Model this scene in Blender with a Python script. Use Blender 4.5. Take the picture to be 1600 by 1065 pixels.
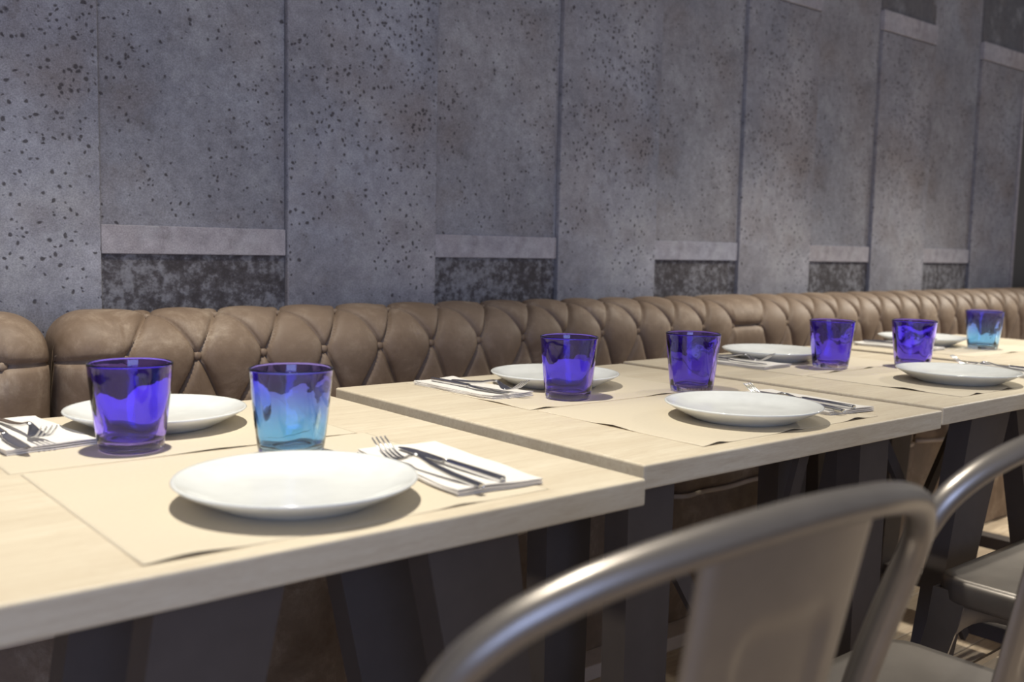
import bpy, bmesh, math, random
from mathutils import Vector, Matrix

# ------------------------------------------------------------------ clear
for o in list(bpy.data.objects):
    bpy.data.objects.remove(o, do_unlink=True)
SC = bpy.context.scene
C = SC.collection
random.seed(7)
TZ = 0.75          # table top height
CZ = 1.03          # camera height

# ------------------------------------------------------------------ camera
cam = bpy.data.cameras.new('camera')
cam.sensor_fit = 'HORIZONTAL'
cam.sensor_width = 36.0
cam.lens = 34.644
cam.clip_start = 0.02
cam.clip_end = 60
cam.dof.use_dof = True
cam.dof.focus_distance = 1.75
cam.dof.aperture_fstop = 4.0
cam_o = bpy.data.objects.new('camera', cam)
C.objects.link(cam_o)
r = Vector((0.7692247, -0.6385922, 0.0222141))
u = Vector((0.0448686, 0.0886609, 0.9950508))
f = Vector((0.6374011, 0.7644209, -0.0968529))
cam_o.matrix_world = Matrix(((r.x, u.x, -f.x, 0), (r.y, u.y, -f.y, 0), (r.z, u.z, -f.z, CZ), (0, 0, 0, 1)))
SC.camera = cam_o

# ------------------------------------------------------------------ world, lights, exposure
W = bpy.data.worlds.new('world')
SC.world = W
W.use_nodes = True
W.node_tree.nodes['Background'].inputs[0].default_value = (1.0, 0.955, 0.93, 1)
W.node_tree.nodes['Background'].inputs[1].default_value = 0.305

def spot(name, loc, aim, watts, col, deg, blend, rad):
    l = bpy.data.lights.new(name, 'SPOT')
    l.energy = watts
    l.color = col
    l.spot_size = math.radians(deg)
    l.spot_blend = blend
    l.shadow_soft_size = rad
    o = bpy.data.objects.new(name, l)
    C.objects.link(o)
    o.location = loc
    o.rotation_euler = (Vector(aim) - Vector(loc)).to_track_quat('-Z', 'Y').to_euler()
    return o

WARM = (1.0, 0.945, 0.83)
spot('ceiling_spotlight', (0.55, 1.26, 2.75), (0.50, 1.14, TZ), 235, WARM, 80, 0.9, 0.03)
spot('ceiling_spotlight', (2.72, 1.22, 2.75), (2.80, 1.18, TZ), 165, WARM, 80, 0.9, 0.03)
spot('ceiling_spotlight', (4.85, 0.95, 2.75), (4.0, 1.15, 0.3), 210, WARM, 74, 0.9, 0.03)
spot('ceiling_spotlight', (6.95, 0.95, 2.75), (3.4, 1.35, 0.4), 420, WARM, 40, 0.8, 0.03)

wl = bpy.data.lights.new('window_daylight', 'AREA')     # daylight from the street windows behind the camera
wl.shape = 'RECTANGLE'
wl.size = 2.6
wl.size_y = 1.8
wl.energy = 78
wl.color = (0.42, 0.56, 1.0)
wo = bpy.data.objects.new('window_daylight', wl)
C.objects.link(wo)
wo.location = (-1.6, -3.2, 1.75)
wo.rotation_euler = (Vector((1.2, 1.8, 1.1)) - wo.location).to_track_quat('-Z', 'Y').to_euler()

SC.view_settings.view_transform = 'Standard'
SC.view_settings.look = 'None'
SC.view_settings.gamma = 1
SC.view_settings.use_curve_mapping = False
SC.view_settings.exposure = 0.0

# ------------------------------------------------------------------ materials
def new_mat(name):
    m = bpy.data.materials.new(name)
    m.use_nodes = True
    nt = m.node_tree
    b = nt.nodes['Principled BSDF']
    return m, nt, b

def N(nt, t, **kw):
    n = nt.nodes.new(t)
    for k, v in kw.items():
        setattr(n, k, v)
    return n

def ramp(nt, fac, stops, interp='LINEAR'):
    n = nt.nodes.new('ShaderNodeValToRGB')
    n.color_ramp.interpolation = interp
    e = n.color_ramp.elements
    while len(e) > 1:
        e.remove(e[-1])
    e[0].position = stops[0][0]
    e[0].color = (*stops[0][1], 1)
    for p, c in stops[1:]:
        k = e.new(p)
        k.color = (*c, 1)
    nt.links.new(fac, n.inputs[0])
    return n.outputs[0]

def pos(nt, scale=(1, 1, 1), off=(0, 0, 0), obj=False):
    if obj:
        g = N(nt, 'ShaderNodeTexCoord').outputs['Object']
    else:
        g = N(nt, 'ShaderNodeNewGeometry').outputs['Position']
    mp = N(nt, 'ShaderNodeMapping')
    nt.links.new(g, mp.inputs[0])
    mp.inputs['Scale'].default_value = scale
    mp.inputs['Location'].default_value = off
    return mp.outputs[0]

def noise(nt, vec, sc, det=4, rough=0.55, dist=0.0):
    n = N(nt, 'ShaderNodeTexNoise')
    nt.links.new(vec, n.inputs['Vector'])
    n.inputs['Scale'].default_value = sc
    n.inputs['Detail'].default_value = det
    n.inputs['Roughness'].default_value = rough
    n.inputs['Distortion'].default_value = dist
    return n.outputs['Fac']

def mixc(nt, fac, a, b, mode='MIX'):
    n = N(nt, 'ShaderNodeMix', data_type='RGBA', blend_type=mode)
    for s, v in ((0, fac), (6, a), (7, b)):
        if isinstance(v, (int, float)):
            n.inputs[s].default_value = v
        elif isinstance(v, tuple):
            n.inputs[s].default_value = (*v, 1)
        else:
            nt.links.new(v, n.inputs[s])
    return n.outputs[2]

def math_n(nt, op, a, b=None, clamp=False):
    n = N(nt, 'ShaderNodeMath', operation=op, use_clamp=clamp)
    for i, v in enumerate((a, b)):
        if v is None:
            continue
        if isinstance(v, (int, float)):
            n.inputs[i].default_value = v
        else:
            nt.links.new(v, n.inputs[i])
    return n.outputs[0]

def bump(nt, b, h, strength=0.3, dist=0.01):
    n = N(nt, 'ShaderNodeBump')
    n.inputs['Strength'].default_value = strength
    n.inputs['Distance'].default_value = dist
    nt.links.new(h, n.inputs['Height'])
    nt.links.new(n.outputs[0], b.inputs['Normal'])

PERIOD = 0.8727      # the cast pattern repeats with every pair of panels

def wrapped(nt, seed):
    g = N(nt, 'ShaderNodeNewGeometry').outputs['Position']
    sp = N(nt, 'ShaderNodeSeparateXYZ')
    nt.links.new(g, sp.inputs[0])
    fx = math_n(nt, 'MODULO', math_n(nt, 'ADD', sp.outputs[0], 20 * PERIOD - 0.245), PERIOD)
    cb = N(nt, 'ShaderNodeCombineXYZ')
    nt.links.new(math_n(nt, 'ADD', fx, seed), cb.inputs[0])
    nt.links.new(math_n(nt, 'ADD', sp.outputs[1], seed * .7), cb.inputs[1])
    nt.links.new(math_n(nt, 'ADD', sp.outputs[2], seed * .3), cb.inputs[2])
    return cb.outputs[0], fx, sp.outputs[2]

def gauss(nt, fx, z, cx, cz, sx, sz, amp):
    a = math_n(nt, 'MULTIPLY', math_n(nt, 'SUBTRACT', fx, cx), 1 / sx)
    c = math_n(nt, 'MULTIPLY', math_n(nt, 'SUBTRACT', z, cz), 1 / sz)
    e = math_n(nt, 'ADD', math_n(nt, 'MULTIPLY', a, a), math_n(nt, 'MULTIPLY', c, c))
    return math_n(nt, 'MULTIPLY', math_n(nt, 'EXPONENT', math_n(nt, 'MULTIPLY', e, -0.5)), amp)

def concrete(name, c0, c1, pit_lo, pit_hi, pit_scale=52, dark=(0.045, 0.038, 0.042), seed=0.0, big=1.0, clusters=()):
    m, nt, b = new_mat(name)
    p, fx, zz = wrapped(nt, seed)
    n1 = noise(nt, p, 2.3 * big, 6, 0.6)
    col = ramp(nt, n1, [(0.30, c0), (0.70, c1)])
    n2 = noise(nt, p, 38, 5, 0.65)
    col = mixc(nt, 0.55, col, ramp(nt, n2, [(0.25, (0.30, 0.30, 0.31)), (0.75, (0.72, 0.72, 0.72))]), 'OVERLAY')
    nh = noise(nt, pos(nt, off=(seed + 5, 1, 2)), 1.3, 3, 0.5)
    col = mixc(nt, 0.5, col, ramp(nt, nh, [(0.35, (0.43, 0.46, 0.54)), (0.65, (0.56, 0.51, 0.495))]), 'OVERLAY')
    nb = noise(nt, p, 17, 5, 0.7)
    col = mixc(nt, ramp(nt, nb, [(0.56, (0, 0, 0)), (0.72, (0.55, 0.55, 0.55))]), col, (0.14, 0.125, 0.13))
    nl = noise(nt, p, 7, 6, 0.7)
    col = mixc(nt, ramp(nt, nl, [(0.52, (0, 0, 0)), (0.72, (0.6, 0.6, 0.6))]), col, (0.41, 0.415, 0.44))
    # warm rusty bloom
    n5 = noise(nt, p, 4.1, 3, 0.5)
    col = mixc(nt, ramp(nt, n5, [(0.52, (0, 0, 0)), (0.72, (0.45, 0.45, 0.45))]), col, (0.20, 0.155, 0.135))
    # pits: voronoi cells, gated by a density noise
    v = N(nt, 'ShaderNodeTexVoronoi')
    pd = p
    dn = N(nt, 'ShaderNodeTexNoise')
    nt.links.new(pd, dn.inputs['Vector'])
    dn.inputs['Scale'].default_value = 30
    add = N(nt, 'ShaderNodeVectorMath', operation='MULTIPLY_ADD')
    nt.links.new(dn.outputs['Color'], add.inputs[0])
    add.inputs[1].default_value = (0.02, 0.02, 0.02)
    nt.links.new(pd, add.inputs[2])
    nt.links.new(add.outputs[0], v.inputs['Vector'])
    v.inputs['Scale'].default_value = pit_scale
    v.inputs['Randomness'].default_value = 1.0
    sep = N(nt, 'ShaderNodeSeparateColor')
    nt.links.new(v.outputs['Color'], sep.inputs[0])
    dens = noise(nt, p, 3.4, 4, 0.62)
    dens = math_n(nt, 'MULTIPLY', math_n(nt, 'SUBTRACT', dens, pit_lo), 1.0 / (pit_hi - pit_lo), True)
    for cl in clusters:
        dens = math_n(nt, 'ADD', dens, gauss(nt, fx, zz, *cl))
    gate = math_n(nt, 'LESS_THAN', sep.outputs[0], dens)
    size = math_n(nt, 'MULTIPLY_ADD', math_n(nt, 'POWER', sep.outputs[1], 2.0), 0.42)
    size.node.inputs[2].default_value = 0.16
    d = math_n(nt, 'SUBTRACT', size, v.outputs['Distance'])
    pit = math_n(nt, 'MULTIPLY', math_n(nt, 'MULTIPLY', d, 4.0, True), gate)
    col = mixc(nt, math_n(nt, 'MULTIPLY', pit, 0.85), col, dark)
    gr = noise(nt, p, 300, 2, 0.7)
    col = mixc(nt, 0.42, col, ramp(nt, gr, [(0.3, (0.22, 0.22, 0.22)), (0.7, (0.78, 0.78, 0.78))]), 'OVERLAY')
    nt.links.new(col, b.inputs['Base Color'])
    b.inputs['Roughness'].default_value = 0.85
    h = math_n(nt, 'SUBTRACT', math_n(nt, 'MULTIPLY', n2, 0.25), pit)
    bump(nt, b, h, 0.35, 0.004)
    return m

MAT = {}
MAT['pilaster'] = concrete('concrete_pitted', (0.165, 0.161, 0.178), (0.375, 0.375, 0.398), 0.36, 0.80, 96, seed=3.1, clusters=((0.22, 1.56, 0.10, 0.17, 0.55), (0.40, 1.45, 0.05, 0.2, 0.3), (0.27, 1.12, 0.09, 0.07, 0.3), (0.33, 0.98, 0.07, 0.05, 0.35)))
MAT['recess'] = concrete('concrete_smooth', (0.185, 0.180, 0.195), (0.345, 0.345, 0.360), 0.46, 0.98, 100, seed=11.7, clusters=((0.47, 1.50, 0.05, 0.16, 0.4), (0.82, 1.40, 0.05, 0.2, 0.28), (0.52, 1.20, 0.07, 0.06, 0.25)))
MAT['ledge'] = concrete('concrete_pale', (0.345, 0.33, 0.35), (0.42, 0.405, 0.425), 0.7, 1.5, 60, seed=21.0)
MAT['mortar'] = concrete('concrete_back', (0.09, 0.09, 0.10), (0.13, 0.13, 0.14), 0.6, 1.5, 60)

def mottled():
    m, nt, b = new_mat('concrete_mottled')
    p = pos(nt)
    n1 = noise(nt, p, 46, 4, 0.7, 0.0)
    n0 = noise(nt, p, 5, 3, 0.5)
    s = math_n(nt, 'ADD', math_n(nt, 'MULTIPLY', n1, 0.8), math_n(nt, 'MULTIPLY', n0, 0.35))
    col = ramp(nt, s, [(0.46, (0.06, 0.052, 0.055)), (0.56, (0.105, 0.097, 0.105)), (0.63, (0.20, 0.195, 0.21)), (0.78, (0.30, 0.30, 0.325))])
    nt.links.new(col, b.inputs['Base Color'])
    b.inputs['Roughness'].default_value = 0.9
    bump(nt, b, n1, 0.4, 0.006)
    return m
MAT['mottled'] = mottled()

def simple(name, col, rough=0.5, metal=0.0, spec=0.5):
    m, nt, b = new_mat(name)
    p = pos(nt)
    n = noise(nt, p, 30, 3)
    c = mixc(nt, n, tuple(x * .88 for x in col), tuple(min(1, x * 1.1) for x in col))
    nt.links.new(c, b.inputs['Base Color'])
    b.inputs['Roughness'].default_value = rough
    b.inputs['Metallic'].default_value = metal
    b.inputs['Specular IOR Level'].default_value = spec
    return m

MAT['dark_wall'] = simple('dark_paint', (0.07, 0.065, 0.065), 0.6)
MAT['steel_dark'] = simple('black_steel', (0.092, 0.076, 0.068), 0.7, 0.0, 0.15)
MAT['chair'] = simple('gunmetal', (0.30, 0.272, 0.245), 0.36, 0.85)
MAT['cutlery'] = simple('stainless', (0.66, 0.66, 0.67), 0.16, 1.0)
MAT['porcelain'] = simple('porcelain', (0.74, 0.755, 0.73), 0.12)
MAT['piping'] = simple('piping_leather', (0.50, 0.41, 0.32), 0.6)
MAT['lit_floor_strip'] = simple('pale_lit_floor', (0.62, 0.53, 0.46), 0.6)  # pale tone imitates light falling on the floor

def wood(name, c0, c1, c2, axis_scale, knots=True, rough=0.5):
    m, nt, b = new_mat(name)
    p = pos(nt, scale=axis_scale)
    n1 = noise(nt, p, 9, 6, 0.6, 0.8)
    n2 = noise(nt, p, 60, 4, 0.6)
    p3 = pos(nt, scale=(1.1, 9, 9))
    n3 = noise(nt, p3, 1.6, 2)
    col = ramp(nt, n1, [(0.28, c0), (0.5, c1), (0.75, c2)])
    col = mixc(nt, ramp(nt, n3, [(0.42, (0, 0, 0)), (0.65, (0.5, 0.5, 0.5))]), col, c0)
    col = mixc(nt, 0.18, col, ramp(nt, n2, [(0.3, (0.25, 0.22, 0.2)), (0.7, (0.75, 0.75, 0.75))]), 'OVERLAY')
    if knots:
        v = N(nt, 'ShaderNodeTexVoronoi')
        nt.links.new(pos(nt, scale=(1, 1.6, 1.6), off=(0.31, 0.17, 0.4)), v.inputs['Vector'])
        v.inputs['Scale'].default_value = 3.2
        k = ramp(nt, v.outputs['Distance'], [(0.022, (1, 1, 1)), (0.04, (0, 0, 0))])
        col = mixc(nt, k, col, tuple(x * .5 for x in c0))
    nt.links.new(col, b.inputs['Base Color'])
    b.inputs['Roughness'].default_value = rough
    bump(nt, b, n2, 0.12, 0.002)
    return m

MAT['wood'] = wood('pale_pine', (0.56, 0.475, 0.345), (0.65, 0.57, 0.43), (0.71, 0.64, 0.50), (1.2, 14, 14))
MAT['floor'] = wood('floor_oak', (0.40, 0.30, 0.20), (0.54, 0.43, 0.30), (0.64, 0.54, 0.40), (1.5, 16, 16), False)
MAT['floor_gap'] = simple('floor_gap', (0.03, 0.022, 0.018), 0.8)

def paper(name, col):
    m, nt, b = new_mat(name)
    p = pos(nt)
    n = noise(nt, p, 160, 3, 0.6)
    n2 = noise(nt, p, 6, 2)
    c = mixc(nt, n, tuple(x * .94 for x in col), tuple(min(1, x * 1.05) for x in col))
    c = mixc(nt, math_n(nt, 'MULTIPLY', n2, 0.2), c, tuple(x * .9 for x in col))
    nt.links.new(c, b.inputs['Base Color'])
    b.inputs['Roughness'].default_value = 0.75
    bump(nt, b, n, 0.08, 0.001)
    return m
MAT['mat'] = paper('kraft_paper', (0.62, 0.545, 0.415))
MAT['napkin'] = paper('tissue_paper', (0.78, 0.745, 0.69))

def leather():
    m, nt, b = new_mat('worn_leather')
    p = pos(nt)
    n1 = noise(nt, p, 10, 7, 0.72, 0.3)
    n2 = noise(nt, p, 210, 3, 0.6)
    n3 = noise(nt, p, 3.2, 3)
    col = ramp(nt, n1, [(0.34, (0.16, 0.108, 0.07)), (0.52, (0.215, 0.152, 0.104)), (0.62, (0.29, 0.218, 0.155)), (0.74, (0.46, 0.375, 0.29))])
    col = mixc(nt, ramp(nt, n3, [(0.4, (0, 0, 0)), (0.7, (0.5, 0.5, 0.5))]), col, (0.245, 0.18, 0.13))
    nt.links.new(col, b.inputs['Base Color'])
    b.inputs['Roughness'].default_value = 0.58
    b.inputs['Specular IOR Level'].default_value = 0.35
    h = math_n(nt, 'ADD', math_n(nt, 'MULTIPLY', n2, 0.25), n1)
    bump(nt, b, h, 0.22, 0.003)
    return m
MAT['leather'] = leather()

def blue_glass(name, tint, deep):
    m, nt, b = new_mat(name)
    tc = N(nt, 'ShaderNodeTexCoord')
    sp = N(nt, 'ShaderNodeSeparateXYZ')
    nt.links.new(tc.outputs['Object'], sp.inputs[0])
    # the foot of the tumbler is clear glass; the coloured gather starts above it
    fac = ramp(nt, math_n(nt, 'MULTIPLY', sp.outputs[2], 10.0), [(0.05, (0, 0, 0)), (0.11, (1, 1, 1))])
    up = ramp(nt, math_n(nt, 'MULTIPLY', sp.outputs[2], 8.0), [(0.30, tint), (0.86, deep)])
    nz = noise(nt, tc.outputs['Object'], 38, 2)
    col = mixc(nt, fac, (0.90, 0.90, 0.95), up)
    nt.links.new(col, b.inputs['Base Color'])
    b.inputs['Roughness'].default_value = 0.015
    b.inputs['IOR'].default_value = 1.48
    b.inputs['Transmission Weight'].default_value = 1.0
    bump(nt, b, nz, 0.10, 0.004)
    return m
MAT['glass_violet'] = blue_glass('cobalt_glass', (0.30, 0.22, 0.94), (0.26, 0.17, 0.90))
MAT['glass_cyan'] = blue_glass('azure_glass', (0.38, 0.68, 0.98), (0.30, 0.25, 0.92))

# ------------------------------------------------------------------ mesh helpers
def mesh_obj(name, verts, faces, mat, parent=None, smooth=False, loc=None, rot=None):
    me = bpy.data.meshes.new(name)
    me.from_pydata([tuple(v) for v in verts], [], faces)
    me.update()
    if mat is not None:
        me.materials.append(MAT[mat])
    if smooth:
        me.polygons.foreach_set('use_smooth', [True] * len(me.polygons))
    o = bpy.data.objects.new(name, me)
    C.objects.link(o)
    if parent is not None:
        o.parent = parent
    if loc is not None:
        o.location = loc
    if rot is not None:
        o.rotation_euler = rot
    return o

def bm_obj(name, bm, mat, parent=None, smooth=False, loc=None):
    bmesh.ops.recalc_face_normals(bm, faces=bm.faces[:])
    me = bpy.data.meshes.new(name)
    bm.to_mesh(me)
    bm.free()
    me.materials.append(MAT[mat])
    if smooth:
        me.polygons.foreach_set('use_smooth', [True] * len(me.polygons))
    o = bpy.data.objects.new(name, me)
    C.objects.link(o)
    if parent is not None:
        o.parent = parent
    if loc is not None:
        o.location = loc
    return o

def box_bm(x0, x1, y0, y1, z0, z1, bev=0.0, seg=2):
    bm = bmesh.new()
    vs = [bm.verts.new(p) for p in ((x0, y0, z0), (x1, y0, z0), (x1, y1, z0), (x0, y1, z0),
                                    (x0, y0, z1), (x1, y0, z1), (x1, y1, z1), (x0, y1, z1))]
    for q in ((0, 3, 2, 1), (4, 5, 6, 7), (0, 1, 5, 4), (1, 2, 6, 5), (2, 3, 7, 6), (3, 0, 4, 7)):
        bm.faces.new([vs[i] for i in q])
    if bev > 0:
        bmesh.ops.bevel(bm, geom=bm.edges[:], offset=bev, segments=seg, affect='EDGES', profile=0.5)
    return bm

def box(name, x0, x1, y0, y1, z0, z1, mat, parent=None, bev=0.0, seg=2, smooth=False):
    return bm_obj(name, box_bm(x0, x1, y0, y1, z0, z1, bev, seg), mat, parent, smooth)

def tube_data(path, rad, n=12, closed=False):
    """round tube along a list of points; rad is a number or one radius per point"""
    P = [Vector(p) for p in path]
    m = len(P)
    R = rad if isinstance(rad, (list, tuple)) else [rad] * m
    verts, faces = [], []
    prev = None
    for i, p in enumerate(P):
        a = P[i - 1] if (i > 0 or closed) else P[i]
        b = P[(i + 1) % m] if (i < m - 1 or closed) else P[i]
        t = (b - a).normalized()
        if prev is None:
            ref = Vector((0, 0, 1)) if abs(t.z) < 0.9 else Vector((1, 0, 0))
            nrm = t.cross(ref).normalized()
        else:
            nrm = (prev - t * prev.dot(t)).normalized()
        prev = nrm
        bi = t.cross(nrm)
        for k in range(n):
            an = 2 * math.pi * k / n
            verts.append(p + (nrm * math.cos(an) + bi * math.sin(an)) * R[i])
    for i in range(m if closed else m - 1):
        for k in range(n):
            a0 = i * n + k
            a1 = i * n + (k + 1) % n
            b0 = ((i + 1) % m) * n + k
            b1 = ((i + 1) % m) * n + (k + 1) % n
            faces.append((a0, a1, b1, b0))
    if not closed:
        faces.append(tuple(range(n - 1, -1, -1)))
        faces.append(tuple((m - 1) * n + k for k in range(n)))
    return verts, faces

def tube(name, path, rad, mat, parent=None, n=12):
    v, fc = tube_data(path, rad, n)
    return mesh_obj(name, v, fc, mat, parent, True)

def spline(pts, per=8):
    """Catmull-Rom through the points"""
    P = [Vector(p) for p in pts]
    P = [P[0] * 2 - P[1]] + P + [P[-1] * 2 - P[-2]]
    out = []
    for i in range(1, len(P) - 2):
        for k in range(per):
            t = k / per
            a, b, c, d = P[i - 1], P[i], P[i + 1], P[i + 2]
            out.append(0.5 * ((2 * b) + (c - a) * t + (2 * a - 5 * b + 4 * c - d) * t * t + (3 * b - a - 3 * c + d) * t ** 3))
    out.append(P[-2])
    return out

def lathe_data(prof, n=64, mod=None):
    verts, faces = [], []
    m = len(prof)
    for i, (rr, z) in enumerate(prof):
        for k in range(n):
            an = 2 * math.pi * k / n
            q = rr + (mod(i, an, rr, z) if mod else 0)
            verts.append((q * math.cos(an), q * math.sin(an), z))
    for i in range(m - 1):
        for k in range(n):
            faces.append((i * n + k, i * n + (k + 1) % n, (i + 1) * n + (k + 1) % n, (i + 1) * n + k))
    return verts, faces

def lathe_closed(prof, n=64, mod=None):
    """profile starts and ends on the axis (r=0 points given as first/last)"""
    inner = prof[1:-1]
    verts, faces = lathe_data(inner, n, mod)
    a = len(verts)
    verts.append((0, 0, prof[0][1]))
    verts.append((0, 0, prof[-1][1]))
    m = len(inner)
    for k in range(n):
        faces.append((a, (k + 1) % n, k))
        faces.append((a + 1, (m - 1) * n + k, (m - 1) * n + (k + 1) % n))
    return verts, faces

def tag(o, label, cat, group=None, kind=None):
    if label:
        o['label'] = label
    if cat:
        o['category'] = cat
    if group:
        o['group'] = group
    if kind:
        o['kind'] = kind
    return o

def thing(name, label, cat, loc=(0, 0, 0), rz=0.0, group=None):
    o = bpy.data.objects.new(name, None)
    o.empty_display_size = 0.05
    C.objects.link(o)
    o.location = loc
    o.rotation_euler = (0, 0, rz)
    return tag(o, label, cat, group)

def dup(root, loc, rz, label, group=None):
    q = root.copy()
    C.objects.link(q)
    q.location = loc
    q.rotation_euler = (0, 0, rz)
    q['label'] = label
    if group:
        q['group'] = group
    for ch in list(root.children):
        c = ch.copy()
        C.objects.link(c)
        c.parent = q
        for g in list(ch.children):
            d = g.copy()
            C.objects.link(d)
            d.parent = c
    return q

# ------------------------------------------------------------------ the setting
WY = 2.20          # face of the back wall
wall = box('wall_back', -2.2, 6.6, WY + 0.03, WY + 0.18, 0, 2.9, 'mortar')
wall['kind'] = 'structure'
tag(wall, 'grey pitted concrete panel wall behind the long banquette', None)
edges = [-1.92, -1.49, -1.05, -0.62, -0.19, 0.245, 0.679, 1.114, 1.554, 2.001, 2.433, 2.873, 3.311, 3.745, 4.181, 4.611, 5.042]
for i in range(len(edges) - 1):
    x0, x1 = edges[i] + 0.001, edges[i + 1] - 0.001
    rec = (i % 2 == 0)
    if i % 2 == 0:   # recessed bay: tall plain panel, pale ledge, mottled dado
        box('bay_panel', x0, x1, WY + 0.008, WY + 0.05, 1.055, 2.9, 'recess', wall)
        box('ledge', x0, x1, WY + 0.000, WY + 0.05, 0.992, 1.055, 'ledge', wall, 0.002)
        box('dado_panel', x0, x1, WY + 0.008, WY + 0.05, 0.0, 0.992, 'mottled', wall)
    else:            # pier standing a little proud
        box('pier_panel', x0, x1, WY - 0.006, WY + 0.05, 0.0, 1.925, 'pilaster', wall, 0.002)
        box('pier_band', x0, x1, WY - 0.010, WY + 0.05, 1.927, 2.008, 'ledge', wall, 0.003)
        box('pier_head', x0, x1, WY + 0.004, WY + 0.05, 2.010, 2.9, 'mortar', wall, 0.002)
box('end_strip', 5.044, 5.062, WY - 0.012, WY + 0.05, 0.0, 2.9, 'ledge', wall, 0.002)
box('dark_panel', 5.064, 6.6, WY - 0.004, WY + 0.05, 0.0, 2.9, 'dark_wall', wall, 0.002)

floor = box('floor', -2.2, 6.6, -3.6, WY + 0.03, -0.12, -0.022, 'floor_gap')
floor['kind'] = 'structure'
tag(floor, 'brown wooden plank floor under the tables', None)
pw = 0.145
pm = None
row = 0
y = -1.46
while y < WY - 0.2:
    x = -1.7 - (row % 3) * 0.43
    while x < 6.4:
        L = 1.30
        if pm is None:
            pm = box('plank', 0.0015, L - 0.0015, 0.0015, pw - 0.0015, -0.022, 0.0, 'floor', floor, 0.0015, 1)
            p = pm
        else:
            p = pm.copy()
            C.objects.link(p)
        p.location = (x, y, 0)
        x += L
    y += pw
    row += 1

# ------------------------------------------------------------------ tufted banquettes
S = 0.147
ROWV = 0.150
PROF = [(2.00, 0.40), (1.985, 0.50), (1.972, 0.60), (1.960, 0.70), (1.952, 0.76), (1.953, 0.80), (1.966, 0.835), (1.992, 0.864),
        (2.03, 0.880), (2.07, 0.885), (2.11, 0.880), (2.14, 0.860), (2.155, 0.83), (2.16, 0.78)]
prof = spline([(0, a, b) for a, b in PROF], 10)
arc = [0.0]
for i in range(1, len(prof)):
    arc.append(arc[-1] + (prof[i] - prof[i - 1]).length)
def prof_at(v):
    v = max(0, min(arc[-1] - 1e-6, v))
    for i in range(1, len(arc)):
        if arc[i] >= v:
            t = (v - arc[i - 1]) / (arc[i] - arc[i - 1])
            p = prof[i - 1].lerp(prof[i], t)
            d = (prof[i] - prof[i - 1]).normalized()
            nrm = Vector((0, -d.z, d.y))       # outward: to the room, then up
            return p, nrm
v_btn = next(arc[i] for i in range(len(arc)) if prof[i].z >= 0.788)

def g1(t):
    fr = t - math.floor(t)
    return max(0.0, 1.0 - abs(2 * fr - 1) ** 5.0)

def gg(t):
    fr = abs(2 * (t - math.floor(t)) - 1)
    return 0.60 * math.sqrt(max(0.0, 1 - fr * fr)) + 0.40 * (1 - fr ** 12)

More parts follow.
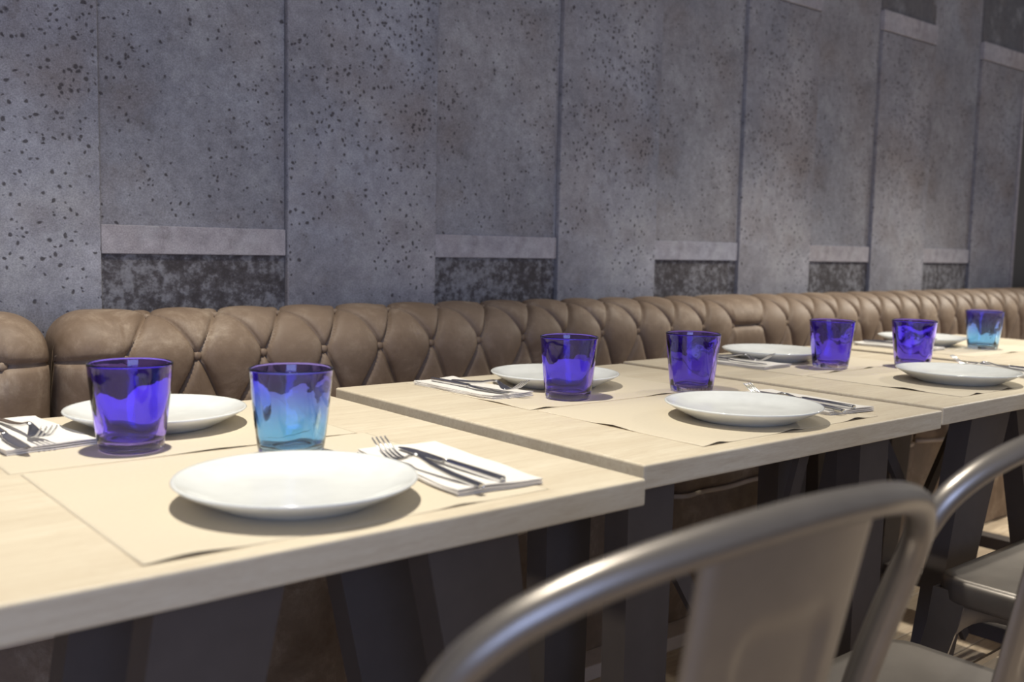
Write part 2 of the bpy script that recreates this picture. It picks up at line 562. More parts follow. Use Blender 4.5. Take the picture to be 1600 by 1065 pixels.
def build_back(name, x0, x1, xb, parent, flat_cells=(), seg=36, end_l=True, end_r=True):
    xs = []
    st = S / seg
    i0 = math.ceil((x0 - xb) / st + 0.01)
    i1 = math.floor((x1 - xb) / st - 0.01)
    xs = [x0] + [xb + i * st for i in range(i0, i1 + 1)] + [x1]
    if end_l:
        xs = xs[:1] + [x0 + k * 0.004 for k in (0.4, 1, 2, 3)] + [x for x in xs[1:] if x > x0 + 0.014]
    if end_r:
        xs = [x for x in xs[:-1] if x < x1 - 0.014] + [x1 - k * 0.004 for k in (3, 2, 1, 0.4)] + xs[-1:]
    dv = ROWV * 2 / seg
    vs = [v for v in (v_btn + k * dv for k in range(-200, 200)) if 0 < v < arc[-1]]
    vs = [0.0] + vs + [arc[-1]]
    nv = len(vs) - 1
    base = [prof_at(v) for v in vs]
    k0 = math.ceil((x0 + 0.05 - xb) / S)
    k1 = math.floor((x1 - 0.05 - xb) / S)
    verts = []
    for x in xs:
        p = (x - xb) / S
        for j, v in enumerate(vs):
            q = (v - v_btn) / ROWV
            pp = p
            flat = (end_l and p < k0) or (end_r and p > k1) or any(c <= p <= c + 1 for c in flat_cells)
            if flat:
                h = gg(q / 2)
                a, b = q / 2, q / 2
                da = abs(q / 2 - round(q / 2))
                hd = 1 - math.exp(-(da * 2 * ROWV / 0.012) ** 2 * 0.5)
                pr = round(p)
                cell = p - math.floor(p)
            else:
                a, b = p + q / 2, p - q / 2
                h = gg(a) * gg(b)
            hh = (0.020 - 0.007 * max(0.0, min(1.0, q - 0.1))) * h
            if min(abs(a - round(a)), abs(b - round(b))) < 1e-4:
                hh -= 0.007           # the pleat itself: a narrow slit
            # button dimple
            rb = 2 * round(q / 2)
            dx = (p - round(p)) * S
            dq = (q - rb) * ROWV
            d2 = dx * dx + dq * dq
            if not flat or abs(dx) < 0.03:
                hh -= 0.006 * math.exp(-d2 / (2 * 0.011 ** 2))
            ro = 2 * round((q - 1) / 2) + 1
            dx2 = (p - 0.5 - round(p - 0.5)) * S
            dq2 = (q - ro) * ROWV
            if not flat:
                hh -= 0.006 * math.exp(-(dx2 * dx2 + dq2 * dq2) / (2 * 0.011 ** 2))
            # rounded ends of the unit
            rad = 0.075
            sh = 0.0
            for on, dd in ((end_l, x - x0), (end_r, x1 - x)):
                if on and dd < rad:
                    sh = max(sh, rad - math.sqrt(max(0, rad * rad - (rad - dd) ** 2)))
            bp, nr = base[j]
            w = bp + nr * (hh - 0.016 - sh * 0.9)
            verts.append((x, w.y, w.z))
    m = nv + 1
    faces = []
    for i in range(len(xs) - 1):
        for j in range(nv):
            q0, q1, q2, q3 = i * m + j, (i + 1) * m + j, (i + 1) * m + j + 1, i * m + j + 1
            bq = (xs[i] - xb) / S - (vs[j] - v_btn) / ROWV / 2
            if abs(bq - round(bq)) < 1e-3:
                faces += [(q0, q1, q2), (q0, q2, q3)]
            else:
                faces += [(q0, q1, q3), (q1, q2, q3)]
    # end caps
    for i, rev in ((0, False), (len(xs) - 1, True)):
        c = len(verts)
        verts.append((xs[i], 2.10, 0.62))
        for j in range(nv):
            t = (i * m + j, i * m + j + 1, c)
            faces.append(t[::-1] if rev else t)
    o = mesh_obj(name, verts, faces, 'leather', parent, True)
    # buttons
    bpv, bpf = lathe_closed([(0, -0.006), (0.0085, -0.005), (0.0095, 0.0), (0.0075, 0.0045), (0.004, 0.0062), (0, 0.0066)], 14)
    first = None
    for q in (-1, 0, 1, 2):
        bp, nr = prof_at(v_btn + q * ROWV)
        for k in range(k0 - 1, k1 + 2):
            p = k + (0.5 if q % 2 else 0.0)
            if p < k0 or p > k1 or (q % 2 and any(c < p < c + 1 for c in flat_cells)):
                continue
            w = bp + nr * (-0.0195)
            loc = (xb + p * S, w.y, w.z)
            if first is None:
                first = mesh_obj('button', bpv, bpf, 'leather', o, True)
                bt = first
            else:
                bt = first.copy()
                C.objects.link(bt)
            bt.location = loc
            bt.rotation_euler = nr.to_track_quat('Z', 'Y').to_euler()
    return o

def cushion(x0, x1, parent):
    """seat cushion with a soft crowned top and a piped lower front edge"""
    zf, zt, y0, y1 = 0.418, 0.505, 1.565, 1.985
    nx, npf = 40, 0
    sec = [(y0 + 0.012, zf), (y0 + 0.002, zf + 0.02), (y0, zf + 0.045), (y0 + 0.010, zt - 0.018), (y0 + 0.035, zt - 0.003), (y0 + 0.09, zt + 0.006),
           (y0 + 0.2, zt + 0.010), (y0 + 0.32, zt + 0.006), (y1, zt - 0.005), (y1, zf)]
    verts, faces = [], []
    m = len(sec)
    for i in range(nx + 1):
        t = i / nx
        x = x0 + (x1 - x0) * t
        d = min(t, 1 - t) * (x1 - x0)
        e = 1 - min(1, d / 0.045)
        e = e * e
        for j, (yy, zz) in enumerate(sec):
            wob = 0.003 * math.sin(17 * x + j) + 0.002 * math.sin(41 * x + 2 * j)
            yy2 = yy + e * 0.022 * (1 if j < 6 else 0) + (wob if 0 < j < 5 else 0)
            zz2 = zz - e * 0.018 * (1 if 2 < j < 9 else 0) + (wob * 0.6 if 3 < j < 8 else 0)
            verts.append((x, yy2, zz2))
    for i in range(nx):
        for j in range(m):
            faces.append((i * m + j, i * m + (j + 1) % m, (i + 1) * m + (j + 1) % m, (i + 1) * m + j))
    faces.append(tuple(range(m)))
    faces.append(tuple(nx * m + j for j in range(m - 1, -1, -1)))
    o = mesh_obj('seat_cushion', verts, faces, 'leather', parent, True)
    path = []
    for i in range(61):
        t = i / 60
        x = x0 + 0.004 + (x1 - x0 - 0.008) * t
        d = min(t, 1 - t) * (x1 - x0)
        e = (1 - min(1, d / 0.045)) ** 2
        path.append((x, y0 + 0.004 + e * 0.022 + 0.002 * math.sin(23 * x), zf + 0.001 + 0.003 * math.sin(9 * x) + 0.0015 * math.sin(33 * x)))
    tube('piping', path, 0.0065, 'piping', o, 8)
    return o

bA = thing('banquette', 'brown tufted leather banquette end at the far left edge', 'banquette', (0, 0, 0))
build_back('backrest', -1.60, 0.522, 0.430, bA, end_l=False)
cushion(-1.60, -0.56, bA)
cushion(-0.54, 0.520, bA)
box('base', -1.60, 0.520, 1.68, 2.17, 0.0, 0.415, 'leather', bA, 0.006)
box('lit_floor_strip', -1.60, 0.520, 1.605, 1.679, 0.0, 0.036, 'lit_floor_strip', bA, 0.003)  # added low pale strip imitating lit floor along the banquette foot
bB = thing('banquette', 'long brown tufted leather banquette running along the concrete wall', 'banquette', (0, 0, 0))
build_back('backrest', 0.534, 6.2, 0.650, bB, flat_cells=(13,), seg=36, end_r=False)
cx = [0.534, 1.84, 3.04, 4.30, 5.50, 6.2]
for i in range(len(cx) - 1):
    cushion(cx[i] + (0.012 if i else 0), cx[i + 1] - 0.012, bB)
box('base', 0.534, 6.2, 1.68, 2.17, 0.0, 0.415, 'leather', bB, 0.006)
box('lit_floor_strip', 0.534, 2.10, 1.605, 1.679, 0.0, 0.036, 'lit_floor_strip', bB, 0.003)  # same added strip, standing in for the lit floor before the base

# ------------------------------------------------------------------ tables
TH = 0.034
def leg_plate(name, xt, xb, wt, wb, yc, th, parent):
    verts = []
    for z, xc, w in ((0.0, xb, wb), (TZ - TH, xt, wt)):
        for sx, sy in ((-1, -1), (1, -1), (1, 1), (-1, 1)):
            verts.append((xc + sx * w / 2, yc + sy * th / 2, z))
    fc = [(0, 3, 2, 1), (4, 5, 6, 7), (0, 1, 5, 4), (1, 2, 6, 5), (2, 3, 7, 6), (3, 0, 4, 7)]
    return mesh_obj(name, verts, fc, 'steel_dark', parent)

def bar(name, a, b, w, th, parent, mat='steel_dark'):
    a, b = Vector(a), Vector(b)
    t = (b - a).normalized()
    yv = Vector((0, 1, 0))
    s = t.cross(yv).normalized()
    verts = []
    for p in (a, b):
        for ss, sy in ((-1, -1), (1, -1), (1, 1), (-1, 1)):
            verts.append(p + s * (ss * w / 2) + yv * (sy * th / 2))
    fc = [(0, 3, 2, 1), (4, 5, 6, 7), (0, 1, 5, 4), (1, 2, 6, 5), (2, 3, 7, 6), (3, 0, 4, 7)]
    return mesh_obj(name, verts, fc, mat, parent)

def table(x0, x1, y0, y1, label, li=0.2, ri=0.2, lean=0.06, wt=0.13, back=0.15, br=None, rback=None):
    xc, yc = (x0 + x1) / 2, (y0 + y1) / 2
    t = thing('dining_table', label, 'table', (xc, yc, 0), 0, 'pale wooden tables set in a row')
    hx, hy = (x1 - x0) / 2, (y1 - y0) / 2
    box('tabletop', -hx, hx, -hy, hy, TZ - TH, TZ, 'wood', t, 0.0035, 3, False)
    for s, ins in ((-1, li), (1, ri)):
        for q in (-1, 1):
            if q > 0 and s > 0 and rback:
                leg_plate('leg', rback[0], rback[0] + 0.05, 0.06, 0.05, rback[1], 0.045, t)
                continue
            leg_plate('leg', s * (hx - ins), s * (hx - ins + lean), wt, 0.08, q * (hy - 0.085) if q < 0 else hy - back, 0.045, t)
        box('foot_bar', s * (hx - ins + lean) - 0.03, s * (hx - ins + lean) + 0.03, -hy + 0.11, hy - back - 0.025, 0.06, 0.10, 'steel_dark', t, 0.002)
        yb, lt, lb, rt, rb = br or (-0.16, -(hx - 0.17), hx - 0.09, hx - 0.17, -(hx - 0.09))
        xa, xb_ = (lt, lb) if s < 0 else (rt, rb)
        bar('brace', (xa, yb - 0.0066 * s, TZ - TH - 0.005), (xb_, yb - 0.0066 * s, 0.06), 0.028, 0.012, t)
    return t

TABS = [(0.085, 0.886, 0.800, 1.606), (0.941, 1.728, 0.853, 1.655), (1.762, 2.560, 0.868, 1.684), (2.615, 3.448, 0.850, 1.672)]
table(*TABS[0], 'brightly lit nearest pale wooden table at the left of the row', 0.29, 0.22, 0.13, 0.13, 0.50, (0.10, -0.10, 0.25, 0.10, -0.25))
table(*TABS[1], 'second pale wooden table from the left, behind the near chair', 0.085, 0.115, 0.0, 0.095, 0.55, (-0.27, -0.285, 0.16, 0.16, -0.08))
table(*TABS[2], 'third pale wooden table from the left, in dimmer light', 0.345, 0.26, 0.22, 0.18, 0.46, None, (0.17, 0.225))
table(*TABS[3], 'farthest pale wooden table at the right end of the row')

# ------------------------------------------------------------------ paper placemats
def placemat(x0, x1, y0, y1, lifts, label, rz=0.0):
    nx, ny = 48, 30
    xc, yc = (x0 + x1) / 2, (y0 + y1) / 2
    hx, hy = (x1 - x0) / 2, (y1 - y0) / 2
    verts, faces = [], []
    def top(x, yy):
        z = 0.0
        for side, s0, w, hgt in lifts:
            if side in 'fb':
                e = (hy + yy) if side == 'f' else (hy - yy)
                z += hgt * math.exp(-((x - s0) / w) ** 2) * math.exp(-(e / 0.035) ** 2)
            else:
                e = (hx + x) if side == 'l' else (hx - x)
                z += hgt * math.exp(-((yy - s0) / w) ** 2) * math.exp(-(e / 0.035) ** 2)
        return z
    def xy(i, j):
        # denser rows towards the edges
        a = -math.cos(math.pi * i / nx)
        b = -math.cos(math.pi * j / ny)
        a = 0.5 * a + 0.5 * (2 * i / nx - 1)
        return a * hx, b * hy
    for lay in (0, 1):
        for i in range(nx + 1):
            for j in range(ny + 1):
                x, yy = xy(i, j)
                verts.append((x, yy, top(x, yy) + (0.0006 if lay else 0.0001)))
    m = ny + 1
    o2 = (nx + 1) * m
    for i in range(nx):
        for j in range(ny):
            q = (i * m + j, (i + 1) * m + j, (i + 1) * m + j + 1, i * m + j + 1)
            faces.append(q[::-1])
            faces.append(tuple(o2 + k for k in q))
    for i in range(nx):
        for j in (0, ny):
            q = (i * m + j, (i + 1) * m + j, o2 + (i + 1) * m + j, o2 + i * m + j)
            faces.append(q if j == 0 else q[::-1])
    for j in range(ny):
        for i in (0, nx):
            q = (i * m + j, i * m + j + 1, o2 + i * m + j + 1, o2 + i * m + j)
            faces.append(q[::-1] if i == 0 else q)
    o = mesh_obj('paper_placemat', verts, faces, 'mat', None, True, (xc, yc, TZ), (0, 0, rz))
    return tag(o, label, 'placemat', 'brown paper placemats')

placemat(0.285, 0.752, 0.828, 1.232, [('f', -0.19, 0.035, 0.0035), ('f', 0.105, 0.022, 0.0021), ('b', 0.20, 0.03, 0.0014)], 'paper placemat under the nearest large white plate')
placemat(0.274, 0.742, 1.240, 1.590, [('f', 0.02, 0.05, 0.0021), ('f', 0.16, 0.04, 0.0014)], 'paper placemat under the back plate on the brightly lit table')
placemat(1.098, 1.565, 0.886, 1.246, [('f', -0.20, 0.02, 0.0035), ('f', -0.02, 0.022, 0.0035), ('f', 0.165, 0.022, 0.0042), ('l', 0.0, 0.03, 0.0035), ('b', 0.15, 0.02, 0.0021)], 'paper placemat under the front plate on the second table')
placemat(1.090, 1.557, 1.256, 1.636, [('f', -0.20, 0.02, 0.0028), ('l', -0.1, 0.04, 0.0021), ('f', 0.1, 0.03, 0.0021)], 'paper placemat under the back plate on the second table')
placemat(1.925, 2.392, 0.914, 1.268, [('f', -0.17, 0.018, 0.0035), ('f', -0.03, 0.02, 0.0035), ('l', -0.06, 0.03, 0.0035), ('b', 0.05, 0.02, 0.0028)], 'paper placemat under the front plate on the third table')
placemat(1.920, 2.387, 1.278, 1.664, [('f', -0.1, 0.02, 0.0028), ('f', 0.05, 0.02, 0.0028)], 'paper placemat under the back plate on the third table')
placemat(2.715, 3.182, 1.262, 1.612, [('f', 0.0, 0.03, 0.0028)], 'paper placemat on the farthest table')

# ------------------------------------------------------------------ plates
PL = [(0, 0.003), (0.074, 0.003), (0.078, 0.000), (0.084, 0.000), (0.088, 0.003), (0.101, 0.0085), (0.117, 0.0170), (0.1285, 0.0232),
      (0.1305, 0.0252), (0.1292, 0.0268), (0.1255, 0.0262), (0.1222, 0.0240), (0.1190, 0.0234), (0.108, 0.0178), (0.096, 0.0130), (0.082, 0.0105), (0.05, 0.0094), (0, 0.0092)]
pv, pf = lathe_closed(PL, 96)
def plate(x, yy, label):
    global plate0
    if plate0 is None:
        plate0 = mesh_obj('dinner_plate', pv, pf, 'porcelain', None, True)
        o = plate0
    else:
        o = plate0.copy()
        C.objects.link(o)
    o.location = (x, yy, TZ + 0.0008)
    return tag(o, label, 'plate', 'white dinner plates')
plate0 = None
plate(0.494, 0.950, 'large white plate nearest the camera on the brightly lit table')
plate(0.526, 1.457, 'white plate behind the two nearest blue glasses, leftmost in view')
plate(1.337, 1.465, 'white plate partly behind the blue glass at mid table, near the banquette')
plate(1.342, 1.003, 'white plate at the front edge of the second table')
plate(2.150, 1.520, 'white plate on the third table beside the banquette')
plate(2.156, 1.036, 'white plate at the front edge of the third table, far right')
plate(2.945, 1.535, 'farthest white plate, between the two rightmost blue glasses')

# ------------------------------------------------------------------ blue tumblers
def tumbler(x, yy, mat, label, lobes, rz):
    GH = 0.1155
    prof = [(0, 0.0025), (0.026, 0.002), (0.0375, 0.0), (0.0405, 0.0015), (0.0415, 0.005), (0.0425, 0.012)]
    for k in range(1, 10):
        t = k / 9
        prof.append((0.0425 + (0.0535 - 0.0425) * t ** 0.85, 0.012 + (GH - 0.0035 - 0.012) * t))
    prof += [(0.0541, GH - 0.0018), (0.0532, GH - 0.0002), (0.0518, GH), (0.0506, GH - 0.0010), (0.0500, GH - 0.0030)]
    n_out = len(prof)
    for k in range(1, 11):
        t = k / 10
        prof.append((0.0500 - (0.0500 - 0.0378) * t ** 1.1, GH - 0.0035 - (GH - 0.0035 - 0.019) * t))
    prof += [(0.0350, 0.0140), (0.0290, 0.0112), (0.0150, 0.0104), (0, 0.0102)]
    def mod(i, an, rr, z):
        if rr < 0.03 or z > GH - 0.012:
            return 0
        e = min(1, (GH - 0.012 - z) / 0.02)
        if i + 1 >= n_out:
            return e * (0.00085 * math.sin(lobes * an + 9 * z) + 0.0005 * math.sin(3 * an + 60 * z) + 0.0004 * math.sin(5 * an - 90 * z))
        return e * (0.00022 * math.sin(4 * an + 40 * z))
    v, fc = lathe_closed(prof, 96, mod)
    o = mesh_obj('blue_tumbler', v, fc, mat, None, True, (x, yy, TZ + 0.0008), (0, 0, rz))
    return tag(o, label, 'glass', 'cobalt blue glass tumblers')
tumbler(0.437, 1.304, 'glass_violet', 'violet-blue glass tumbler at the far left, in front of the back plate', 2, 0.3)
tumbler(0.592, 1.155, 'glass_cyan', 'blue glass tumbler with pale azure middle behind the nearest plate', 7, 1.0)
tumbler(1.236, 1.318, 'glass_violet', 'blue glass tumbler in the middle of the second table before its back plate', 3, 2.0)
tumbler(1.512, 1.256, 'glass_violet', 'dark blue glass tumbler just behind the front plate of the second table', 7, 0.0)
tumbler(2.124, 1.335, 'glass_violet', 'deep blue glass tumbler in front of the back plate on the third table', 6, 0.7)
tumbler(2.338, 1.240, 'glass_violet', 'deep blue glass tumbler behind the far right front plate', 5, 1.4)
tumbler(2.972, 1.358, 'glass_cyan', 'farthest blue glass tumbler with azure lower half, at the right end', 7, 2.2)

# ------------------------------------------------------------------ folded napkins
def napkin(x, yy, rz, w, l, label, seed):
    rnd = random.Random(seed)
    t = thing('paper_napkin', label, 'napkin', (x, yy, TZ + 0.0012), rz, 'folded cream paper napkins')
    ph = [rnd.uniform(0, 6.28) for _ in range(4)]
    for lay in range(3):
        nx, ny = 14, 22
        z0 = lay * 0.0020
        dx = rnd.uniform(-0.0015, 0.0015)
        dy = rnd.uniform(-0.002, 0.002)
        verts, faces = [], []
        th = 0.0017
        def zz(a, b):
            e = max(abs(a) * 2, abs(b) * 2)
            lift = 0.0022 * lay * max(0, (abs(b) * 2 - 0.75)) * 2 * (0.6 + 0.4 * math.sin(5 * a + ph[0]))
            return z0 + lift + 0.0006 * lay * (1 + math.sin(9 * b + ph[1]) * math.cos(4 * a + ph[2])) * 0.5
        for s in (0, 1):
            for i in range(nx + 1):
                for j in range(ny + 1):
                    a, b = i / nx - 0.5, j / ny - 0.5
                    wav = 0.0012 * math.sin(14 * b + ph[3] + lay)
                    verts.append((a * w + dx + wav * (abs(a) * 2), b * l + dy + 0.001 * math.sin(11 * a + ph[0]), zz(a, b) + s * th))
        m = ny + 1
        q2 = (nx + 1) * m
        for i in range(nx):
            for j in range(ny):
                q = (i * m + j, (i + 1) * m + j, (i + 1) * m + j + 1, i * m + j + 1)
                faces.append(q[::-1])
                faces.append(tuple(q2 + k for k in q))
        for i in range(nx):
            for j in (0, ny):
                q = (i * m + j, (i + 1) * m + j, q2 + (i + 1) * m + j, q2 + i * m + j)
                faces.append(q if j == 0 else q[::-1])
        for j in range(ny):
            for i in (0, nx):
                q = (i * m + j, i * m + j + 1, q2 + i * m + j + 1, q2 + i * m + j)
                faces.append(q[::-1] if i == 0 else q)
        mesh_obj('fold', verts, faces, 'napkin', t, False)
    return t
NT = 0.0012 + 0.0064      # top of a napkin above the table

def strip(sections, nseg=8):
    """sections: list of (s, x_center, z_center, width, thickness); superellipse section swept along +y"""
    verts, faces = [], []
    n = 12
    for s, xc, zc, w, th in sections:
        for k in range(n):
            an = 2 * math.pi * k / n
            c, d = math.cos(an), math.sin(an)
            px = abs(c) ** 0.55 * (1 if c >= 0 else -1) * w / 2
            pz = abs(d) ** 0.55 * (1 if d >= 0 else -1) * th / 2
            verts.append((xc + px, s, zc + pz))
    m = len(sections)
    for i in range(m - 1):
        for k in range(n):
            faces.append((i * n + k, i * n + (k + 1) % n, (i + 1) * n + (k + 1) % n, (i + 1) * n + k))
    faces.append(tuple(range(n)))
    faces.append(tuple((m - 1) * n + k for k in range(n - 1, -1, -1)))
    return verts, faces

def make_fork():
    t = thing('fork', '', 'fork')
    z = lambda s: [0.0032, 0.0045, 0.0085, 0.0150, 0.0160, 0.0125, 0.0060, 0.0035][0]
    H = [(0.0, 0.0030, 0.0085, 0.0055), (0.003, 0.0030, 0.0100, 0.0060), (0.05, 0.0058, 0.0092, 0.0058), (0.09, 0.0105, 0.0075, 0.0050), (0.115, 0.0160, 0.0062, 0.0044), (0.128, 0.0170, 0.0060, 0.0040)]
    v, fc = strip([(s, 0, zc, w, th) for s, zc, w, th in H])
    mesh_obj('handle', v, fc, 'cutlery', t, True)
    B = [(0.126, 0.0170, 0.0060, 0.0040), (0.134, 0.0150, 0.0085, 0.0030), (0.142, 0.0105, 0.0150, 0.0024), (0.150, 0.0072, 0.0215, 0.0022), (0.158, 0.0055, 0.0235, 0.0021), (0.163, 0.0056, 0.0238, 0.0020)]
    v, fc = strip([(s, 0, zc, w, th) for s, zc, w, th in B])
    mesh_obj('head', v, fc, 'cutlery', t, True)
    first = None
    T = [(0.160, 0.0055, 0.0038, 0.0021), (0.170, 0.0066, 0.0036, 0.0021), (0.182, 0.0105, 0.0032, 0.0020), (0.194, 0.0178, 0.0028, 0.0018), (0.205, 0.0258, 0.0020, 0.0014)]
    for k in range(4):
        if first is None:
            v, fc = strip([(s, 0, zc, w, th) for s, zc, w, th in T])
            first = mesh_obj('tine', v, fc, 'cutlery', t, True)
            q = first
        else:
            q = first.copy()
            C.objects.link(q)
        q.location = ((k - 1.5) * 0.0064, 0, 0)
    return t

def make_knife():
    t = thing('knife', '', 'knife')
    H = [(0.0, 0.0040, 0.0080, 0.0065), (0.002, 0.0040, 0.0098, 0.0078), (0.055, 0.0040, 0.0092, 0.0076), (0.108, 0.0040, 0.0084, 0.0072), (0.113, 0.0040, 0.0080, 0.0060)]
    v, fc = strip([(s, 0, zc, w, th) for s, zc, w, th in H])
    mesh_obj('handle', v, fc, 'cutlery', t, True)
    B = [(0.112, 0.0, 0.0040, 0.0080, 0.0040), (0.120, 0.0, 0.0036, 0.0100, 0.0026), (0.135, 0.0010, 0.0032, 0.0150, 0.0020), (0.170, 0.0012, 0.0030, 0.0170, 0.0018),
         (0.200, 0.0006, 0.0030, 0.0160, 0.0016), (0.214, -0.0006, 0.0030, 0.0115, 0.0014), (0.222, -0.0022, 0.0030, 0.0050, 0.0012)]
    v, fc = strip(B)
    mesh_obj('blade', v, fc, 'cutlery', t, True)
    return t

# settings: (napkin cx, cy, rz, w, l) (fork handle-end x, y, rz, dz) (knife handle-end x, y, rz, dz)
D = math.radians
SETS = [
    ('right of the nearest large plate', (0.711, 0.978, D(-5), 0.118, 0.248), (0.668, 0.848, D(2), 0), (0.705, 0.856, D(-1.5), 0)),
    ('at the left edge, before the leftmost back plate', (0.343, 1.465, D(186), 0.118, 0.225), (0.335, 1.551, D(183.6), 0), (0.312, 1.550, D(181), 0)),
    ('left of the back plate on the second table', (1.148, 1.492, D(182), 0.100, 0.240), (1.147, 1.556, D(184), 0), (1.122, 1.590, D(183), 0)),
    ('right of the front plate on the second table', (1.562, 1.042, D(-6), 0.118, 0.235), (1.500, 0.912, D(-1), 0), (1.546, 0.920, D(-5), 0)),
    ('left of the back plate on the third table', (1.984, 1.505, D(181), 0.112, 0.235), (1.984, 1.612, D(182), 0), (1.955, 1.622, D(180), 0)),
    ('right of the front plate on the third table', (2.420, 1.050, D(-6), 0.118, 0.235), (2.385, 0.957, D(1), 0), (2.450, 0.945, D(-6), 0)),
    ('left of the farthest plate', (2.778, 1.520, D(182), 0.112, 0.23), (2.788, 1.620, D(182), 0), (2.756, 1.620, D(183), 0)),
]
fork0 = knife0 = None
for i, (where, nk, fk, kn) in enumerate(SETS):
    napkin(*nk, 'folded cream paper napkin ' + where, 40 + i)
    zf = TZ + NT + 0.0008
    fl = 'stainless steel fork on the napkin ' + where
    kl = 'stainless steel knife on the napkin ' + where
    if fork0 is None:
        fork0, knife0 = make_fork(), make_knife()
        fo, ko = fork0, knife0
        fo['label'], ko['label'] = fl, kl
    else:
        fo, ko = dup(fork0, (0, 0, 0), 0, fl), dup(knife0, (0, 0, 0), 0, kl)
    for o, q in ((fo, fk), (ko, kn)):
        o.location = (q[0], q[1], zf + q[3])
        o.rotation_euler = (0, 0, q[2])
    fo['group'] = 'forks on the napkins'
    ko['group'] = 'knives on the napkins'

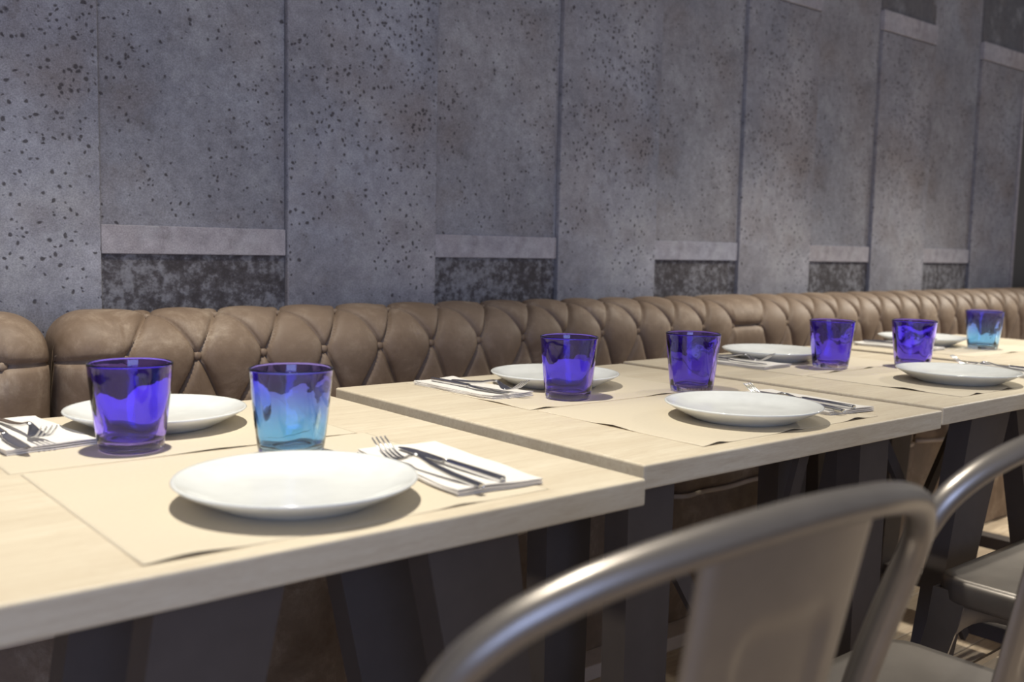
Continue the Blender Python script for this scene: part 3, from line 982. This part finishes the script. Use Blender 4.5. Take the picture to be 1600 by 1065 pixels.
# ------------------------------------------------------------------ metal chairs
def make_chair(label):
    """local: x across, y=0 at the top of the back rising in +y to the seat front, z up"""
    t = thing('metal_chair', label, 'chair', (0, 0, 0), 0, 'grey metal bistro chairs')
    # bent back tube, reclined; the posts come down outside the seat
    half = []
    for x, yy, z in ((0.0, 0.001, 0.859), (0.05, 0.003, 0.857), (0.09, 0.008, 0.853), (0.14, 0.021, 0.843), (0.18, 0.035, 0.830), (0.213, 0.050, 0.812), (0.238, 0.066, 0.785), (0.251, 0.085, 0.740), (0.256, 0.110, 0.67), (0.257, 0.140, 0.57), (0.240, 0.175, 0.445)):
        half.append((x * 1.035, yy, z))
    pts = [(-x, yy, z) for x, yy, z in half[::-1]][:-1] + half
    tube('back_tube', spline(pts, 8), 0.0125, 'chair', t, 14)
    # splat with pressed rectangle
    def splat_pt(a, b):       # a -1..1 across, b 0..1 up
        z = 0.445 + b * (0.852 - 0.445)
        w = 0.078 + 0.016 * b
        yy = 0.083 - 0.081 * b + 0.008 * a * a
        return Vector((a * w, yy, z))
    nx, nz = 34, 60
    verts, faces = [], []
    def emb(a, b):
        # raised rounded rectangle outline
        X, Z = abs(a) * 0.09, abs(b - 0.54) * 0.407
        rx, rz_, rc = 0.048, 0.115, 0.02
        qx, qz = X - (rx - rc), Z - (rz_ - rc)
        d = math.hypot(max(qx, 0), max(qz, 0)) + min(max(qx, qz), 0) - rc
        return 0.0045 / (1 + math.exp(d / 0.0022))
    for lay in (0, 1):
        for i in range(nx + 1):
            for j in range(nz + 1):
                a, b = 2 * i / nx - 1, j / nz
                p = splat_pt(a, b)
                e = emb(a, b)
                lip = 0.006 * max(0, (abs(a) - 0.88) / 0.12) ** 1.5
                verts.append((p.x, p.y + e * 1.0 + lip + (0.0014 if lay else 0), p.z))
    m = nz + 1
    q2 = (nx + 1) * m
    for i in range(nx):
        for j in range(nz):
            q = (i * m + j, (i + 1) * m + j, (i + 1) * m + j + 1, i * m + j + 1)
            faces.append(q)
            faces.append(tuple(q2 + k for k in q[::-1]))
    for j in range(nz):
        for i in (0, nx):
            q = (i * m + j, i * m + j + 1, q2 + i * m + j + 1, q2 + i * m + j)
            faces.append(q if i == 0 else q[::-1])
    mesh_obj('splat', verts, faces, 'chair', t, True)
    # seat pan: rounded square, rolled edge
    def rsq(hx, hy, rc, n=8):
        out = []
        for qx, qy, a0 in ((1, 1, 0), (-1, 1, 90), (-1, -1, 180), (1, -1, 270)):
            for k in range(n + 1):
                an = math.radians(a0 + 90 * k / n)
                out.append((qx * (hx - rc) + rc * math.cos(an), qy * (hy - rc) + rc * math.sin(an)))
        return out
    SYC, SH, SW = 0.215, 0.148, 0.212
    rings = []
    for off, z, rc in ((-0.012, 0.400, 0.045), (-0.004, 0.402, 0.05), (0.0, 0.410, 0.052), (0.0, 0.436, 0.052), (-0.003, 0.445, 0.05), (-0.010, 0.450, 0.048), (-0.022, 0.449, 0.04), (-0.05, 0.444, 0.035), (-0.10, 0.441, 0.02)):
        rings.append([(x, SYC + yy, z) for x, yy in rsq(SW + off, SH + off, rc)])
    verts = [p for rg in rings for p in rg]
    n = len(rings[0])
    faces = []
    for i in range(len(rings) - 1):
        for k in range(n):
            faces.append((i * n + k, i * n + (k + 1) % n, (i + 1) * n + (k + 1) % n, (i + 1) * n + k))
    faces.append(tuple((len(rings) - 1) * n + k for k in range(n)))
    mesh_obj('seat', verts, faces, 'chair', t, True)
    # tapered pressed-steel legs, splayed, with arched corner webs
    for sx in (-1, 1):
        for sy in (-1, 1):
            tx, ty = sx * (SW - 0.035), SYC + sy * (SH - 0.035)
            bx, by = sx * (SW + 0.015), SYC + sy * (SH + 0.035)
            verts = []
            for z, cx_, cy_, w in ((0.425, tx, ty, 0.062), (0.36, tx + sx * .008, ty + sy * .008, 0.056), (0.2, (tx + bx) / 2 + sx * .004, (ty + by) / 2 + sy * .006, 0.044), (0.012, bx, by, 0.030), (0.0, bx, by, 0.030)):
                # L section: outer corner at (sx,sy)
                h = w / 2
                o_ = (cx_ + sx * h, cy_ + sy * h)
                c1 = (cx_ - sx * h, cy_ + sy * h)
                c2 = (cx_ + sx * h, cy_ - sy * h)
                i1 = (cx_ - sx * h, cy_ + sy * (h - 0.006))
                ii = (cx_ + sx * (h - 0.006), cy_ + sy * (h - 0.006))
                i2 = (cx_ + sx * (h - 0.006), cy_ - sy * h)
                for p in (o_, c1, i1, ii, i2, c2):
                    verts.append((p[0], p[1], z))
            faces = []
            for i in range(4):
                for k in range(6):
                    faces.append((i * 6 + k, i * 6 + (k + 1) % 6, (i + 1) * 6 + (k + 1) % 6, (i + 1) * 6 + k))
            faces.append(tuple(range(6)))
            faces.append(tuple(24 + k for k in range(6)))
            bm = bmesh.new()
            bv = [bm.verts.new(p) for p in verts]
            for q in faces:
                bm.faces.new([bv[k] for k in q])
            bm_obj('leg', bm, 'chair', t)
    # arched skirts between the legs (two sides, front, rear)
    def skirt(p0, p1, nrm):
        p0, p1, nrm = Vector(p0), Vector(p1), Vector(nrm)
        n_ = 20
        vv, ff = [], []
        for lay in (0, 1):
            for k in range(n_ + 1):
                s = k / n_
                p = p0.lerp(p1, s) + nrm * (0.002 * lay)
                drop = 0.02 + 0.13 * abs(2 * s - 1) ** 3.0
                vv.append((p.x, p.y, 0.412))
                vv.append((p.x + nrm.x * drop * 0.10, p.y + nrm.y * drop * 0.10, 0.412 - drop))
        o2 = 2 * (n_ + 1)
        for k in range(n_):
            q = (2 * k, 2 * k + 1, 2 * k + 3, 2 * k + 2)
            ff.append(q)
            ff.append(tuple(o2 + z for z in q[::-1]))
            ff.append((2 * k + 1, o2 + 2 * k + 1, o2 + 2 * k + 3, 2 * k + 3))
        mesh_obj('skirt', vv, ff, 'chair', t, True)
    sx, sy = SW - 0.010, SH - 0.010
    skirt((-sx, SYC - sy, 0), (-sx, SYC + sy, 0), (-1, 0, 0))
    skirt((sx, SYC - sy, 0), (sx, SYC + sy, 0), (1, 0, 0))
    skirt((-sx, SYC + sy, 0), (sx, SYC + sy, 0), (0, 1, 0))
    skirt((-sx, SYC - sy, 0), (sx, SYC - sy, 0), (0, -1, 0))
    # crossed floor struts under the seat
    for s in (-1, 1):
        bar('strut', (-s * (SW - 0.02), SYC + (SH - 0.02) * -1, 0.24), (s * (SW - 0.02), SYC + (SH - 0.02) * -1, 0.24), 0.012, 0.006, t, 'chair') if s == 1 else \
            bar('strut', (-(SW - 0.02), SYC + SH - 0.02, 0.24), (SW - 0.02, SYC + SH - 0.02, 0.24), 0.012, 0.006, t, 'chair')
    return t

ch = make_chair('grey metal chair nearest the camera, its pressed back filling the foreground')
ch.location = (0.565, 0.358, 0.0)
ch.rotation_euler = (0, 0, -0.03)
dup(ch, (1.185, 0.392, 0.0), 0.0, 'second grey metal chair, its curved back tube cut by the right edge')
dup(ch, (1.935, 0.490, 0.0), 0.0, 'third grey metal chair with only its seat and legs showing at lower right')
